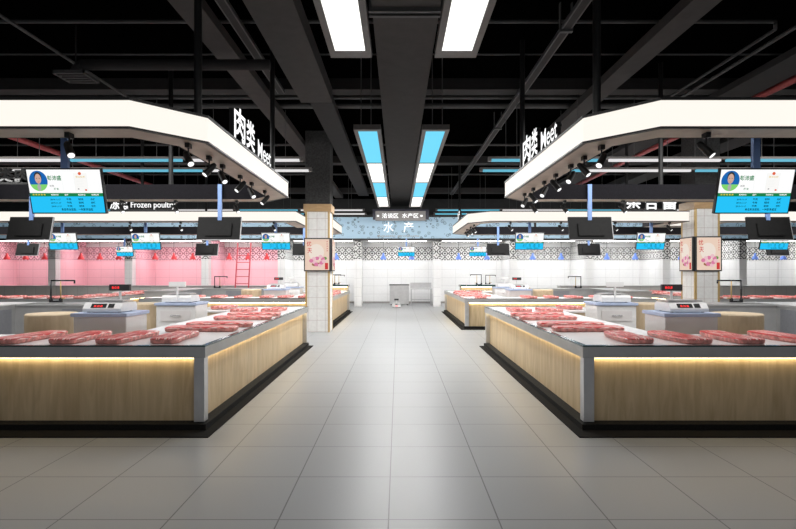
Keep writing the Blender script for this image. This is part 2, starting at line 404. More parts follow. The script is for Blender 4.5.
def tray(xc, y0, y1, z, brs, lab):
    t = root('cable_tray', (xc, y0, z), lab, 'cable tray')
    for x_ in (xc-.07, xc+.05): part('rail', MB().box(x_, x_+.02, y0, y1, z, z+.06), 'pipe', t)
    part('tray_bottom', MB().box(xc-.05, xc+.05, y0, y1, z, z+.015), 'beam', t)
    for y_ in brs: part('bracket', MB().box(xc-.09, xc+.09, y_, y_+.06, z-.03, z).box(xc-.09, xc-.075, y_, y_+.06, z, CEIL).box(xc+.075, xc+.09, y_, y_+.06, z, CEIL), 'pipe', t)
tray(2.34, 3, 23, 4.97, (7.3, 12.3), 'slim metal cable tray running lengthways right of the middle duct')
tray(-2.24, 3, 10.1, 5.02, (6.3,), 'slim metal cable tray running lengthways left of the middle duct')
def pipe(pts, r, lab, m='pipe'):
    solo('overhead_pipe', MB().path(pts, r, 10), m, lab, 'pipe', 'pipes under the ceiling', smooth=True)
pipe([(-9, 7.5, 5.17), (5.38, 7.5, 5.17), (5.38, 7.5, 5.06), (5.38, 20, 5.06)], .025, 'thin pipe crossing nearest the camera and turning away at the right')
pipe([(-12, 8.7, 5.2), (12, 8.7, 5.2)], .014, 'hair-thin conduit crossing below the nearest pipe')
pipe([(-14, 10.76, 5.17), (14, 10.76, 5.17)], .037, 'upper of two thick pipes crossing just beyond the nearest beam')
pipe([(-14, 11.36, 5.19), (14, 11.36, 5.19)], .058, 'lower and thicker of two pipes crossing just beyond the nearest beam')
pipe([(-14, 14.9, 5.2), (14, 14.9, 5.2)], .03, 'thin crossing pipe above the canopies of the second row')
pipe([(-14, 19.4, 5.2), (14, 19.4, 5.2)], .03, 'thin crossing pipe farther back over the aisle')
pipe([(-5.3, 3, 5.02), (-5.3, 22, 5.02)], .025, 'long thin pipe running lengthways over the left stall')
pipe([(-9.7, 5, 5.0), (-9.7, 23, 5.0)], .075, 'red sprinkler pipe at the far left', 'red_pipe')
pipe([(7.0, 3, 5.0), (7.0, 23, 5.0)], .065, 'red sprinkler pipe at the right', 'red_pipe')
pipe([(5.6, 3, 5.05), (5.6, 22, 5.05)], .03, 'grey lengthways pipe inside the red pipe on the right')
v_ = root('vent_pipe', (-4.9, 8.0, 4.6), 'grey exhaust pipe with a bent end and grille over the left stall', 'vent pipe')
part('pipe_run', MB().path([(-1.95, 8.0, 4.75), (-4.8, 8.0, 4.75), (-4.9, 8.0, 4.66), (-4.9, 8.0, 4.6)], .08, 14).tube((-4.9, 8.0, 4.78), (-4.9, 8.0, CEIL), .012), 'beam', v_, smooth=True)
g = MB()
for k in range(5): g.box(-5.14, -4.66, 7.8+k*.1, 7.83+k*.1, 4.55, 4.60)
part('grille', g.box(-5.14, -5.11, 7.8, 8.23, 4.55, 4.60).box(-4.69, -4.66, 7.8, 8.23, 4.55, 4.60), 'pipe', v_)

# ------------------------------------------------------------------ aisle luminaires
def aisle_light(xc, y0, y1, segs, lab):
    r = root('pendant_luminaire', (xc, y0, 3.74), lab, 'ceiling light', 'long luminaires over the aisle')
    f = MB(); hw = .21
    f.box(xc-hw, xc+hw, y0, y1, 3.83, 3.87).box(xc-hw, xc-hw+.06, y0, y1, 3.79, 3.83).box(xc+hw-.06, xc+hw, y0, y1, 3.79, 3.83)
    f.box(xc-hw+.06, xc+hw-.06, y0, y0+.10, 3.79, 3.83).box(xc-hw+.06, xc+hw-.06, y1-.10, y1, 3.79, 3.83)
    y = y0+.10
    for a, c in segs:
        ye = min(y+a, y1-.10)
        part('diffuser', MB().box(xc-hw+.06, xc+hw-.06, y, ye-.05, 3.80, 3.83), 'tube_white' if c == 'w' else 'tube_cyan', r,
             label='white diffuser' if c == 'w' else 'cyan diffuser')
        f.box(xc-hw+.06, xc+hw-.06, ye-.05, ye, 3.79, 3.83); y = ye
    part('housing', f, 'lamp_housing', r)
    for yy in (y0+.4, y1-.4):
        for dx in ((-.12, .04) if xc < 0 else (-.03, .13)): part('wire', MB().tube((xc+dx, yy, 3.87), (xc+dx, yy, CEIL), .008, n=6), 'pipe', r)
S4 = [(2.45, 'c'), (2.3, 'w'), (2.5, 'c'), (2.4, 'w')]
aisle_light(-.475, 1.2, 5.38, [(4.2, 'w')], 'nearest white luminaire left of the middle duct')
aisle_light(.585, 1.2, 5.38, [(4.2, 'w')], 'nearest white luminaire right of the middle duct')
aisle_light(-.475, 8.09, 17.8, S4, 'long luminaire of cyan and white sections, left of the middle duct')
aisle_light(.585, 8.09, 17.8, S4, 'long luminaire of cyan and white sections, right of the middle duct')
def cross_light(xa, s, yc, n, first, lab):
    """line luminaire running sideways from xa, alternating white and cyan"""
    L_ = 2.32; xb = xa+s*L_*n
    r = root('line_luminaire', ((xa+xb)/2, yc, 3.76), lab, 'ceiling light', 'line luminaires over the stalls')
    part('housing', MB().box(xa, xb, yc-.06, yc+.06, 3.83, 3.87).box(xa, xa+s*.06, yc-.06, yc+.06, 3.79, 3.83), 'lamp_housing', r)
    for k in range(n):
        a = xa+s*(k*L_+.07); c_ = xa+s*((k+1)*L_-.05); col = (k+first) % 2
        part('diffuser', MB().box(a, c_, yc-.035, yc+.035, 3.785, 3.83), 'bar_cyan' if col else 'bar_white', r, label='cyan diffuser' if col else 'white diffuser')
        for q_ in (a+s*.5, c_-s*.5):
            if abs(q_-7.0) < .12: q_ += .2
            zt = 4.9 if 8.25 < q_ < 9.05 else 5.0 if 6.15 < q_ < 6.9 else 4.97 if -2.9 < q_ < -2.45 or -1.8 < q_ < -1.25 or 3.6 < q_ < 4.1 else 5.12 if 11 < yc < 12 else CEIL
            part('wire', MB().tube((q_, yc, 3.87), (q_, yc, zt), .006, n=6), 'pipe', r)
for yc, nm in ((10.4, 'nearest'), (11.46, 'second')):
    cross_light(-1.88, -1, yc, 5, 0, '%s line luminaire crossing over the left side, white end at the aisle' % nm)
    cross_light(1.78, 1, yc, 5, 1, '%s line luminaire crossing over the right side, cyan end at the aisle' % nm)
for yc, nm in ((18.8, 'third'), (20.0, 'farthest')):
    cross_light(-1.2, -1, yc, 5, 0, '%s line luminaire crossing over the left side near the fascia board' % nm)
    cross_light(1.35, 1, yc, 5, 1, '%s line luminaire crossing over the right side near the fascia board' % nm)

# ------------------------------------------------------------------ columns
def poster(cx, cy, face, w_, lab):
    """lit advertising panel; face 'y' looks at the camera, otherwise at +-x"""
    h0, h1 = 1.62, 2.50
    if face == 'y': P = lambda u, v, d: (cx+u, cy-d, v)
    else: P = lambda u, v, d: (cx+face*d, cy+face*u, v)
    def bx(mb, u0, u1, v0, v1, d0, d1, m=0):
        a = P(u0, v0, d0); c = P(u1, v1, d1); return mb.box(a[0], c[0], a[1], c[1], v0, v1, m)
    r = root('poster_panel', P(0, h0, 0), lab, 'poster', 'lit poster panels on the columns')
    hw = w_/2
    part('frame', bx(MB(), -hw, hw, h0, h1, 0, .06), 'housing', r)
    mb = bx(MB(), -hw+.03, hw-.03, h0+.03, h1-.03, .058, .062, 0)
    def el(u, v, ru, rv, m, d):
        n = 16; mb.add([P(u+ru*math.cos(2*math.pi*i/n), v+rv*math.sin(2*math.pi*i/n), d) for i in range(n)], [tuple(range(n))], m)
    el(-.02*w_/.68, h0+.50, .20*w_/.68, .22, 1, .0625)
    k = w_/.68
    el(-.02*k, h0+.18, .12*k, .05, 5, .064)
    random.seed(5)
    for i in range(11):
        a = i*.62; rr = .09+.03*(i % 3)
        el((.03+rr*1.2*math.cos(a))*k, h0+.27+rr*.8*math.sin(a), .055*k, .05, 2 if i % 2 else 3, .0645+.0003*i)
    el(.20*k, h0+.34, .05*k, .04, 6, .064)
    right = Vector(P(1, 0, 0))-Vector(P(0, 0, 0)); up = (0, 0, 1)
    write(mb, '优', P(-.27*k, h1-.22, .065), right, up, .13, w=.12*k, m=4, weight=.01); write(mb, '天', P(-.25*k, h1-.40, .065), right, up, .13, w=.12*k, m=4, weight=.01)
    for i, ch in enumerate('新鲜健康美'): write(mb, ch, P(.24*k, h1-.12-.06*i, .065), right, up, .04, w=.035*k, m=4)
    bx(mb, .20*k, .28*k, h0+.05, h0+.22, .062, .066, 4)
    part('picture', mb, ['p_bg', 'p_pale', 'p_pink', 'p_light', 'p_red', 'p_brown', 'p_green'], r)
def column(x0, x1, y0, y1, lab, sides):
    r = root('tiled_column', ((x0+x1)/2, (y0+y1)/2, 0), lab, 'column', 'columns clad in tiles')
    part('tiled_shaft', MB().box(x0+.01, x1-.01, y0+.01, y1-.01, 0, 3.2), 'column_tile', r)
    for xx in (x0, x1-.05):
        for yy in (y0, y1-.05): part('corner_trim', MB().box(xx, xx+.05, yy, yy+.05, 0, 3.2), 'brass', r)
    part('wooden_cap', MB().box(x0-.04, x1+.04, y0-.04, y1+.04, 3.2, 3.40), 'wood_cap', r)
    part('concrete_shaft', MB().box(x0, x1, y0, y1, 3.40, CEIL), 'pillar_concrete', r)
column(-2.46, -1.81, 13.95, 14.62, 'white tiled column beside the aisle at the left counter', 0)
poster((-2.46-1.81)/2, 13.95, 'y', .70, 'lit pink flower poster facing the camera on the left column')
poster(-1.81, 14.29, 1, .62, 'lit poster on the aisle side of the left column')
column(7.51, 8.14, 13.3, 13.95, 'white tiled column between the two right stalls', 0)
poster(7.825, 13.3, 'y', .66, 'lit pink flower poster facing the camera on the right column')
poster(7.51, 13.62, -1, .62, 'lit poster on the left side of the right column')

# ------------------------------------------------------------------ counters
def counter(xe, s, yf, L_, lab, W=6.2):
    """U-shaped display counter; xe = aisle edge, s = outward direction, yf = front edge"""
    X = lambda u: xe+s*u
    r = root('display_counter', (X(.65), yf+.5, 0), lab, 'counter', 'meat display counters')
    B = lambda mb, u0, u1, v0, v1, z0, z1, m=0: mb.box(X(u0), X(u1), yf+v0, yf+v1, z0, z1, m)
    i0, i1, vf = 1.30, 1.0, L_-1.35   # side arm width, front arm depth, start of far arm
    t = MB(); B(t, .05, W, .05, i1, .825, .85); B(t, .05, i0, i1, vf, .825, .85); B(t, .05, 2.1, vf, L_-.05, .825, .85)
    part('worktop', t, 'white_top', r)
    e = MB(); B(e, 0, W, 0, .05, .842, .856); B(e, 0, .05, .05, L_, .842, .856); B(e, .05, 2.1, L_-.05, L_, .842, .856)
    part('glass_edge', e, 'dark_glass', r)
    f = MB(); B(f, 0, W, 0, .05, .73, .842); B(f, 0, .05, .05, L_, .73, .842); B(f, .05, 2.1, L_-.05, L_, .73, .842)
    B(f, .05, W, .05, .10, .73, .745); B(f, .05, .10, .10, L_-.05, .73, .745)
    part('fascia', f, 'steel_soft', r)
    part('led_strip', B(MB(), .14, W, .065, .085, .718, .73), 'led', r)
    part('led_strip', B(MB(), .065, .085, .14, L_-.1, .718, .73), 'led', r)
    part('front_panel', B(MB(), .10, W, .10, .14, .07, .80), 'wood', r)
    part('side_panel', B(MB(), .10, .14, .14, L_-.08, .07, .80), 'wood', r)
    p = MB(); B(p, .14, W, .14, i1-.02, .08, .82); B(p, .14, i0-.02, i1-.02, L_-.08, .08, .82); B(p, i0-.02, 2.1, vf+.02, L_-.08, .08, .82)
    part('carcass', p, 'block_wood', r)
    part('corner_post', B(MB(), .015, .12, .015, .12, .08, .73), 'steel', r)
    part('corner_post', B(MB(), .015, .12, L_-.12, L_-.015, .08, .73), 'steel', r)
    q = MB(); B(q, -.02, W, -.04, i1, .012, .07); B(q, -.02, i0, i1, L_-.04, .012, .07); B(q, i0, 2.1, vf, L_, .012, .08)
    part('plinth', q, 'black_plinth', r)
    q = MB(); B(q, -.12, W, -.25, i1, 0, .012); B(q, -.12, i0, i1, L_-.05, 0, .012)
    part('base_slab', q, 'mat_stone', r)
    return r
XL, XR = -1.95, 1.87
counter(XL, -1, 5.32, 6.1, 'long wooden meat counter in the left foreground, lit under its steel edge')
counter(XR, 1, 5.32, 6.05, 'long wooden meat counter in the right foreground, lit under its steel edge')
counter(XL, -1, 14.92, 6.4, 'wooden meat counter in the second row left, behind the tiled column', W=5.4)
counter(XR, 1, 14.75, 6.5, 'wooden meat counter in the second row beside the aisle on the right', W=5.4)
counter(-8.6, -1, 14.75, 6.3, 'wooden meat counter far at the left in the second row', W=5.5)
counter(8.6, 1, 14.75, 6.3, 'wooden meat counter far at the right in the second row', W=5.5)

# ------------------------------------------------------------------ meat slabs
def slab_mesh():
    n = 28; L_, Wd, H = .88, .29, .07
    def out(k, sc):
        t = 2*math.pi*k/n; c, s_ = math.cos(t), math.sin(t)
        x = L_/2*math.copysign(abs(c)**.28, c)*sc; y = Wd/2*math.copysign(abs(s_)**.3, s_)*(1-.05*math.sin(x*5))*(1-(1-sc)*2.2)
        y += .012*math.cos(x*7)
        return x, y
    vs = []; fs = []; ms = []
    rings = [(.0, .95), (.012, .99), (.045, 1.0), (.055, .98), (.060, .955)]
    for z, sc in rings:
        for k in range(n):
            x, y = out(k, sc); vs.append((x, y, z))
    for j in range(len(rings)-1):
        for k in range(n): fs.append((j*n+k, j*n+(k+1) % n, (j+1)*n+(k+1) % n, (j+1)*n+k)); ms.append(1 if j < 2 else 0)
    fs.append(tuple(range(n))[::-1]); ms.append(1)
    # top: inner rings for a bumpy surface
    o = (len(rings)-1)*n; prev = o
    for q, sc in enumerate((.75, .5, .25)):
        b0 = len(vs)
        for k in range(n):
            x, y = out(k, .955); x *= sc/.955; y *= sc
            vs.append((x, y, .060+.003*math.sin(23*x+2)*math.cos(31*y)+.002))
        for k in range(n): fs.append((prev+k, prev+(k+1) % n, b0+(k+1) % n, b0+k)); ms.append(0)
        prev = b0
    fs.append(tuple(range(prev, prev+n))); ms.append(0)
    me = bpy.data.meshes.new('meat_slab'); me.from_pydata(vs, [], fs)
    me.materials.append(MATS['meat']); me.materials.append(MATS['meat_rind'])
    for p, m_ in zip(me.polygons, ms): p.material_index = m_; p.use_smooth = False
    return me
SLAB = slab_mesh()
def slab(x, y, rot, lab, grp, sx=1, sy=1):
    o = bpy.data.objects.new('meat_slab', SLAB); COL.objects.link(o)
    o.location = (x, y, .8505); o.rotation_euler = (0, 0, rot); o.scale = (sx, sy, 1)
    tag(o, lab, 'meat', grp); return o
H_ = math.pi/2
def slabs(xe, s, yf, W, ph, row, far=False):
    grp = 'raw meat slabs on the %s' % row
    off = ph[0]
    for i, du in enumerate(ph[1]):
        slab(xe+s*du, yf+.52, H_+s*.06*(1 if i % 2 else -1)+s*.05, 'raw red meat slab lying lengthways on the %s, %s from the aisle corner' % (row, ordn[i]), grp, .93 if i else .85, 1.02)
    for i, (dv, du) in enumerate(((1.38, .54), (1.93, .50), (2.98, .49), (3.66, .50))):
        slab(xe+s*du, yf+dv, .02*(-1)**i, 'raw red meat slab lying crossways on the %s, %s from the front' % (row, ordn[i]), grp, 1, .95)
    for i, (dv, du) in enumerate(((4.75, .42), (4.7, .98), (5.5, 1.62))):
        if i == 2 and far: continue
        slab(xe+s*du, yf+dv, H_+s*.1, 'raw red meat slab at the far end of the %s, %s from the aisle edge' % (row, ordn[i]), grp, .78, 1.2)
slabs(XL, -1, 5.32, 5, (0, [.52, 1.04, 1.56, 2.12]), 'left foreground counter')
slabs(XR, 1, 5.32, 5, (0, [.66, 1.22, 1.80, 2.40]), 'right foreground counter')
slabs(XL, -1, 14.92, 5, (0, [.8, 1.35, 1.9, 2.6, 3.3, 4.0]), 'left second-row counter', True)
slabs(XR, 1, 14.75, 5, (0, [.5, 1.9, 2.55, 3.2, 3.9, 4.6]), 'right second-row counter', True)
slabs(-8.6, -1, 14.75, 5, (0, [.5, 1.2, 1.9, 2.6, 3.3, 4.0]), 'far left second-row counter', True)
slabs(8.6, 1, 14.75, 5, (0, [.5, 1.2, 1.9, 2.6, 3.3, 4.0]), 'far right second-row counter', True)

# ------------------------------------------------------------------ stall furniture
def scale_table(x, y, flip, lab):
    """box table, front edge centre at (x, y); flip puts its drawer side to the camera"""
    r = root('serving_table', (x, y+.28, 0), lab, 'table', 'serving tables with weighing scales')
    part('table_box', MB().box(x-.335, x+.335, y, y+.56, .08, 1.03), 'frosted' if not flip else 'white_plastic', r, bevel=.006)
    part('table_top', MB().box(x-.36, x+.36, y-.03, y+.59, 1.03, 1.075), 'lavender', r, bevel=.006)
    part('plinth', MB().box(x-.31, x+.31, y+.03, y+.53, 0, .08), 'steel_soft', r)
    if flip:
        dw = part('drawer', MB().box(x-.26, x+.26, y-.012, y, .76, .94), 'frosted', r, bevel=.004)
        part('handle', MB().path([(x-.08, y-.035, .86), (x+.08, y-.035, .86)], .008).tube((x-.08, y-.035, .86), (x-.08, y-.005, .86), .007).tube((x+.08, y-.035, .86), (x+.08, y-.005, .86), .007), 'chrome', dw)
    return r
def weighing_scale(x, y, f, s, lab):
    """f=1: customer side to the camera; s: side of the pole"""
    z = 1.0755
    yb = lambda d: y+f*d
    r = root('weighing_scale', (x, y, z), lab, 'scale', 'electronic weighing scales')
    def poly(x0, x1, prof):
        n = len(prof); return MB().add([(x0, yb(d), z+h) for d, h in prof]+[(x1, yb(d), z+h) for d, h in prof],
            [tuple(range(n)), tuple(range(n, 2*n))[::-1]]+[(i, (i+1) % n, n+(i+1) % n, n+i) for i in range(n)])
    part('scale_body', poly(x-.25, x+.25, [(-.20, .01), (-.20, .05), (-.14, .125), (.19, .125), (.22, .09), (.22, .01)]), 'white_plastic', r, bevel=.004)
    part('feet', MB().tube((x-.2, y-.14, z), (x-.2, y-.14, z+.012), .02).tube((x+.2, y-.14, z), (x+.2, y-.14, z+.012), .02).tube((x-.2, y+.14, z), (x-.2, y+.14, z+.012), .02).tube((x+.2, y+.14, z), (x+.2, y+.14, z+.012), .02), 'housing', r)
    part('weighing_tray', MB().box(x-.22, x+.22, yb(-.10), yb(.18), z+.135, z+.155).box(x-.12, x+.12, yb(-.04), yb(.12), z+.12, z+.137), 'steel', r)
    sl = lambda t: (yb(-.20+.06*t)-f*.003, z+.05+.075*t)
    def on_face(x0, x1, t0, t1, m, off=0):
        (ya, za), (yc, zc) = sl(t0), sl(t1)
        return MB().add([(x0, ya-f*off, za), (x1, ya-f*off, za), (x1, yc-f*off, zc), (x0, yc-f*off, zc)], [(0, 1, 2, 3)], m)
    dp = part('display_window', on_face(x-.15, x+.05, .15, .85, 0), 'dark_screen', r); part('display_window', on_face(x+.07, x+.15, .15, .85, 0), 'dark_screen', r)
    dg = MB(); (ya, za), (yc, zc) = sl(.28), sl(.75); up = Vector((0, yc-ya, zc-za)).normalized()
    write(dg, '8.0:8', (x-.11 if f > 0 else x+.11, ya-f*.004, za), (f, 0, 0), up, .032, w=.11, weight=.02)
    part('digits', dg, 'red_digit', dp)
    px = x+s*.02; py = yb(.215)
    part('pole', MB().tube((px, py, z+.05), (px, py, z+.30), .017), 'white_plastic', r)
    hd = part('customer_display', MB().box(px-.14, px+.14, py-.025, py+.025, z+.27, z+.355), 'housing' if f > 0 else 'white_plastic', r, bevel=.004)
    dg = MB(); write(dg, '8:0.8', (px-.10 if f > 0 else px+.10, py-f*.0265, z+.295), (f, 0, 0), (0, 0, 1), .035, w=.10, weight=.02)
    part('digits', dg, 'red_digit', hd)
def chopping_block(x, y, lab, rr=.31, h=1.05):
    r = root('chopping_block', (x, y, 0), lab, 'chopping block', 'round wooden chopping blocks')
    part('block', MB().lathe((x, y, 0), [(0, 0), (rr-.01, 0), (rr, .015), (rr, h-.015), (rr-.012, h), (0, h)], 36), 'block_wood', r, smooth=False)
def faucet(x, y, z, s, lab):
    r = root('faucet', (x, y, z), lab, 'faucet', 'dark bridge faucets at the sinks')
    part('tap_base', MB().box(x-.12, x+.12, y-.03, y+.03, z, z+.03).lathe((x-.1, y, z), [(0, 0), (.035, 0), (.035, .06), (.02, .09), (0, .09)]).lathe((x+.1, y, z), [(0, 0), (.035, 0), (.035, .06), (.02, .09), (0, .09)]), 'dark_chrome', r)
    part('spout', MB().path([(x-s*.10, y, z+.05), (x-s*.10, y, z+.44), (x+s*.38, y, z+.44), (x+s*.38, y, z+.38)], .016), 'dark_chrome', r, smooth=True)
    part('riser', MB().path([(x+s*.10, y, z+.05), (x+s*.10, y, z+.43)], .012).tube((x+s*.10, y, z+.08), (x+s*.20, y-.02, z+.08), .01), 'brass', r, smooth=True)
def sink_unit(xe, s, y0, y1, lab):
    """steel corner worktop with a basin: arm across plus arm forward; inner end at xe"""
    X = lambda u: xe+s*u
    r = root('sink_unit', (X(1.5), (y0+y1)/2, 0), lab, 'sink unit', 'steel sink units inside the stalls')
    B = lambda mb, u0, u1, v0, v1, z0, z1, m=0: mb.box(X(u0), X(u1), v0, v1, z0, z1, m)
    t = MB(); B(t, 0, 2.2, y0, y1, .95, .985); B(t, 3.0, 4.0, y0, y1, .95, .985); B(t, 2.2, 3.0, y0, y0+.12, .95, .985); B(t, 2.2, 3.0, y1-.2, y1, .95, .985)
    B(t, 2.98, 4.0, y0-2.4, y0, .95, .985)
    part('steel_top', t, 'steel_soft', r)
    bs = MB(); B(bs, 2.17, 3.03, y0+.09, y0+.12, .72, .955); B(bs, 2.17, 3.03, y1-.2, y1-.17, .72, .955); B(bs, 2.17, 2.2, y0+.12, y1-.2, .72, .955); B(bs, 3.0, 3.03, y0+.12, y1-.2, .72, .955); B(bs, 2.17, 3.03, y0+.12, y1-.2, .70, .73)
    part('basin', bs, 'dark_chrome', r)
    c = MB(); B(c, .02, 2.15, y0+.03, y1-.02, .08, .95); B(c, 2.15, 3.05, y0+.03, y1-.02, .08, .69); B(c, 2.15, 3.0, y0+.03, y0+.06, .69, .95); B(c, 3.05, 3.98, y0+.03, y1-.02, .08, .95); B(c, 3.0, 3.98, y0-2.38, y0+.03, .08, .95)
    part('cabinet', c, 'steel_soft', r)
    for k in range(3): part('door', B(MB(), .06+k*.7, .70+k*.7, y0+.015, y0+.03, .14, .90), 'grey_steel', r, bevel=.003)
    for k in range(3): part('door', B(MB(), 2.985, 3.0, y0-2.3+k*.76, y0-1.6+k*.76, .14, .90), 'grey_steel', r, bevel=.003)
    q = MB(); B(q, .05, 3.95, y0+.07, y1-.05, 0, .08); B(q, 3.04, 3.95, y0-2.34, y0+.07, 0, .08)
    part('plinth', q, 'black_plinth', r)
    faucet(X(2.66), y1-.1, .9855, -s, lab.replace('steel corner worktop with a sink at the back', 'dark faucet over the sink'))

def stall(s, xt, xb, yo, nm, both=True):
    """xt: x of the serving tables; xb: x of the near chopping block"""
    scale_table(xt, 6.7+yo, False, 'frosted serving table with a lavender top, nearest in the %s' % nm)
    weighing_scale(xt+s*.02, 6.98+yo, 1, -s, 'weighing scale with red digits on the front serving table in the %s' % nm)
    chopping_block(xb, 7.03+yo, 'round wooden chopping block beside the front serving table in the %s' % nm)
    scale_table(xt-s*.02, 8.95+yo, True, 'white serving table with a drawer, at the back of the %s' % nm)
    weighing_scale(xt, 9.23+yo, -1, -s, 'weighing scale seen from behind on the back serving table in the %s' % nm)
    chopping_block(xb+.12*-s, 9.35+yo, 'round wooden chopping block beside the back serving table in the %s' % nm)
    sink_unit(XL-2.35 if s < 0 else XR+2.35, s, 10.0+yo, 10.8+yo, 'steel corner worktop with a sink at the back of the %s' % nm)
stall(-1, -3.80, -4.62, 0, 'left foreground stall')
stall(1, 3.74, 4.52, 0, 'right foreground stall')
stall(-1, -3.80, -4.62, 9.55, 'left second-row stall')
stall(1, 3.74, 4.52, 9.38, 'right second-row stall')

# ------------------------------------------------------------------ canopies
ZB, ZT = 2.888, 3.147
def offset(poly, d):
    n = len(poly); A = sum(poly[i][0]*poly[(i+1) % n][1]-poly[(i+1) % n][0]*poly[i][1] for i in range(n))
    sg = 1 if A > 0 else -1; out = []
    for i in range(n):
        p0, p1, p2 = Vector(poly[i-1]), Vector(poly[i]), Vector(poly[(i+1) % n])
        a = (p1-p0).normalized(); b_ = (p2-p1).normalized()
        na = Vector((-a.y, a.x))*sg; nb = Vector((-b_.y, b_.x))*sg
        q = na+nb; q = q*(2/q.length_squared) if q.length > 1e-6 else na
        # q.(na)=1
        out.append(tuple(p1+q*d))
    return out
def ring(po, pi, z0, z1):
    n = len(po); mb = MB()
    vs = [(*p, z0) for p in po]+[(*p, z1) for p in po]+[(*p, z0) for p in pi]+[(*p, z1) for p in pi]
    fs = []
    for i in range(n):
        j = (i+1) % n
        fs += [(i, j, n+j, n+i), (2*n+i, 2*n+j, 3*n+j, 3*n+i), (i, j, 2*n+j, 2*n+i), (n+i, n+j, 3*n+j, 3*n+i)]
    return mb.add(vs, fs)
def canopy(pts, lab, poles, bars=()):
    cx = sum(p[0] for p in pts)/len(pts); cy = sum(p[1] for p in pts)/len(pts)
    r = root('canopy', (cx, cy, ZB), lab, 'canopy', 'lit canopies over the stalls')
    p05 = offset(pts, .03); pin = offset(pts, .34); pi2 = offset(pts, .36)
    part('light_band', ring(pts, p05, ZB+.012, ZT-.012), 'band_light', r)
    po = offset(pts, -.012)
    part('top_trim', ring(po, p05, ZT-.012, ZT+.012), 'black_metal', r)
    part('bottom_trim', ring(po, p05, ZB-.004, ZB+.012), 'black_metal', r)
    part('soffit', ring(p05, pin, ZB, ZB+.03), 'soffit', r)
    part('inner_face', ring(pin, pi2, ZB, ZT), 'inner_dark', r)
    part('cover', ring(p05, pin, ZT-.02, ZT), 'inner_dark', r)
    for x, y in poles:
        part('pole', MB().tube((x, y, ZT), (x, y, CEIL), .04), 'black_metal', r)
    return r
def rect_path(s, xe, xw, yo, notch=None):
    X = lambda u: xe+s*u
    if notch: return [(xe-.65-.05, 13.38), (xe-.65-.05, 15.0), (xe, 15.0), (xe, 9.09+yo), (xe-.5, 9.65+yo), (-15, 9.65+yo), (-15, 13.38)]
    if yo: return [(X(.5), 4.70+yo), (X(0), 5.25+yo), (X(0), 9.09+yo), (X(.5), 9.65+yo), (15, 9.65+yo), (15, 4.70+yo), (8.25, 4.7+yo), (8.25, 14.8), (7.4, 14.8), (7.4, 4.7+yo)]
    return [(X(.5), 4.70+yo), (X(0), 5.25+yo), (X(0), 9.09+yo), (X(.5), 9.65+yo), (xw, 9.65+yo), (xw, 4.70+yo)]
YO2 = 8.68
canopy(rect_path(-1, -1.9, -7.4, 0), 'white-lit canopy ring hanging over the left foreground stall', [(-2.06, 5.42), (-2.06, 8.63), (-4.08, 9.45), (-6.6, 4.9)])
canopy(rect_path(1, 1.85, 7.4, 0), 'white-lit canopy ring hanging over the right foreground stall', [(2.01, 5.32), (2.01, 8.5), (4.72, 9.45), (5.9, 4.9)])
canopy(rect_path(-1, -1.9, -7.4, YO2, True), 'white-lit canopy ring in the second row left, cut short by the tiled column', [(-2.9, 18.1), (-6.6, 13.58), (-6.6, 18.1), (-12, 13.58), (-12, 18.1)])
canopy(rect_path(1, 1.85, 7.4, YO2), 'white-lit canopy ring over the second-row stall right of the aisle', [(2.05, 17.5), (4.72, 18.1), (5.9, 13.58), (12, 13.58), (12, 18.1)])
def letter_sign(items, base, right, out, lab):
    """free-standing letters on a thin rail on top of a canopy; items = (text, along, height, width)"""
    b0 = Vector(base); rt = Vector(right); n = Vector(out)
    r = root('letter_sign', tuple(b0), lab, 'sign', 'letter signs on the canopies')
    tot = 0
    for t, a, h, w_ in items:
        mb = MB(); write(mb, t, b0+rt*a+Vector((0, 0, .035)), rt, (0, 0, 1), h, w=w_, m=0, weight=.022 if len(t) < 3 else .006, depth=.06, nrm=-n)
        tot = max(tot, a+w_); part('lettering', mb, ['letter_white', 'letter_black'], r)
    q = b0-n*.05; e = b0+rt*tot-n*.01
    part('rail', MB().box(q.x, e.x, q.y, e.y, ZT+.0125, ZT+.05), 'letter_black', r)
ZS = ZT+.013
letter_sign([('肉', 0, .40, .45), ('类', .50, .38, .40), ('Meet', 1.05, .24, .74)], (-1.93, 6.20, ZS), (0, 1, 0), (1, 0, 0), 'white raised sign reading Meet in two scripts on the left canopy')
letter_sign([('肉', 0, .40, .46), ('类', .50, .38, .33), ('Meet', 1.0, .24, .70)], (1.88, 7.92, ZS), (0, -1, 0), (-1, 0, 0), 'white raised sign reading Meet in two scripts on the right canopy')
letter_sign([('冻禽', 0, .30, .50), ('Frozen poultry', .53, .20, 1.14)], (-7.35, 13.42, ZS), (1, 0, 0), (0, -1, 0), 'white raised poultry sign on the second-row canopy at the left')
letter_sign([('杂', 0, .36, .38), ('合', .46, .36, .38), ('畜', .92, .36, .38)], (5.82, 13.42, ZS), (1, 0, 0), (0, -1, 0), 'white raised sign of three characters on the second-row canopy at the right')
letter_sign([('水产', 0, .30, .6)], (1.88, 16.6, ZS), (0, -1, 0), (-1, 0, 0), 'small white raised sign on the aisle side of the second-row right canopy')
letter_sign([('肉类', 0, .26, .62)], (-6.55, 9.42, ZS), (-1, 0, 0), (0, 1, 0), 'white raised sign on the back edge of the left canopy')

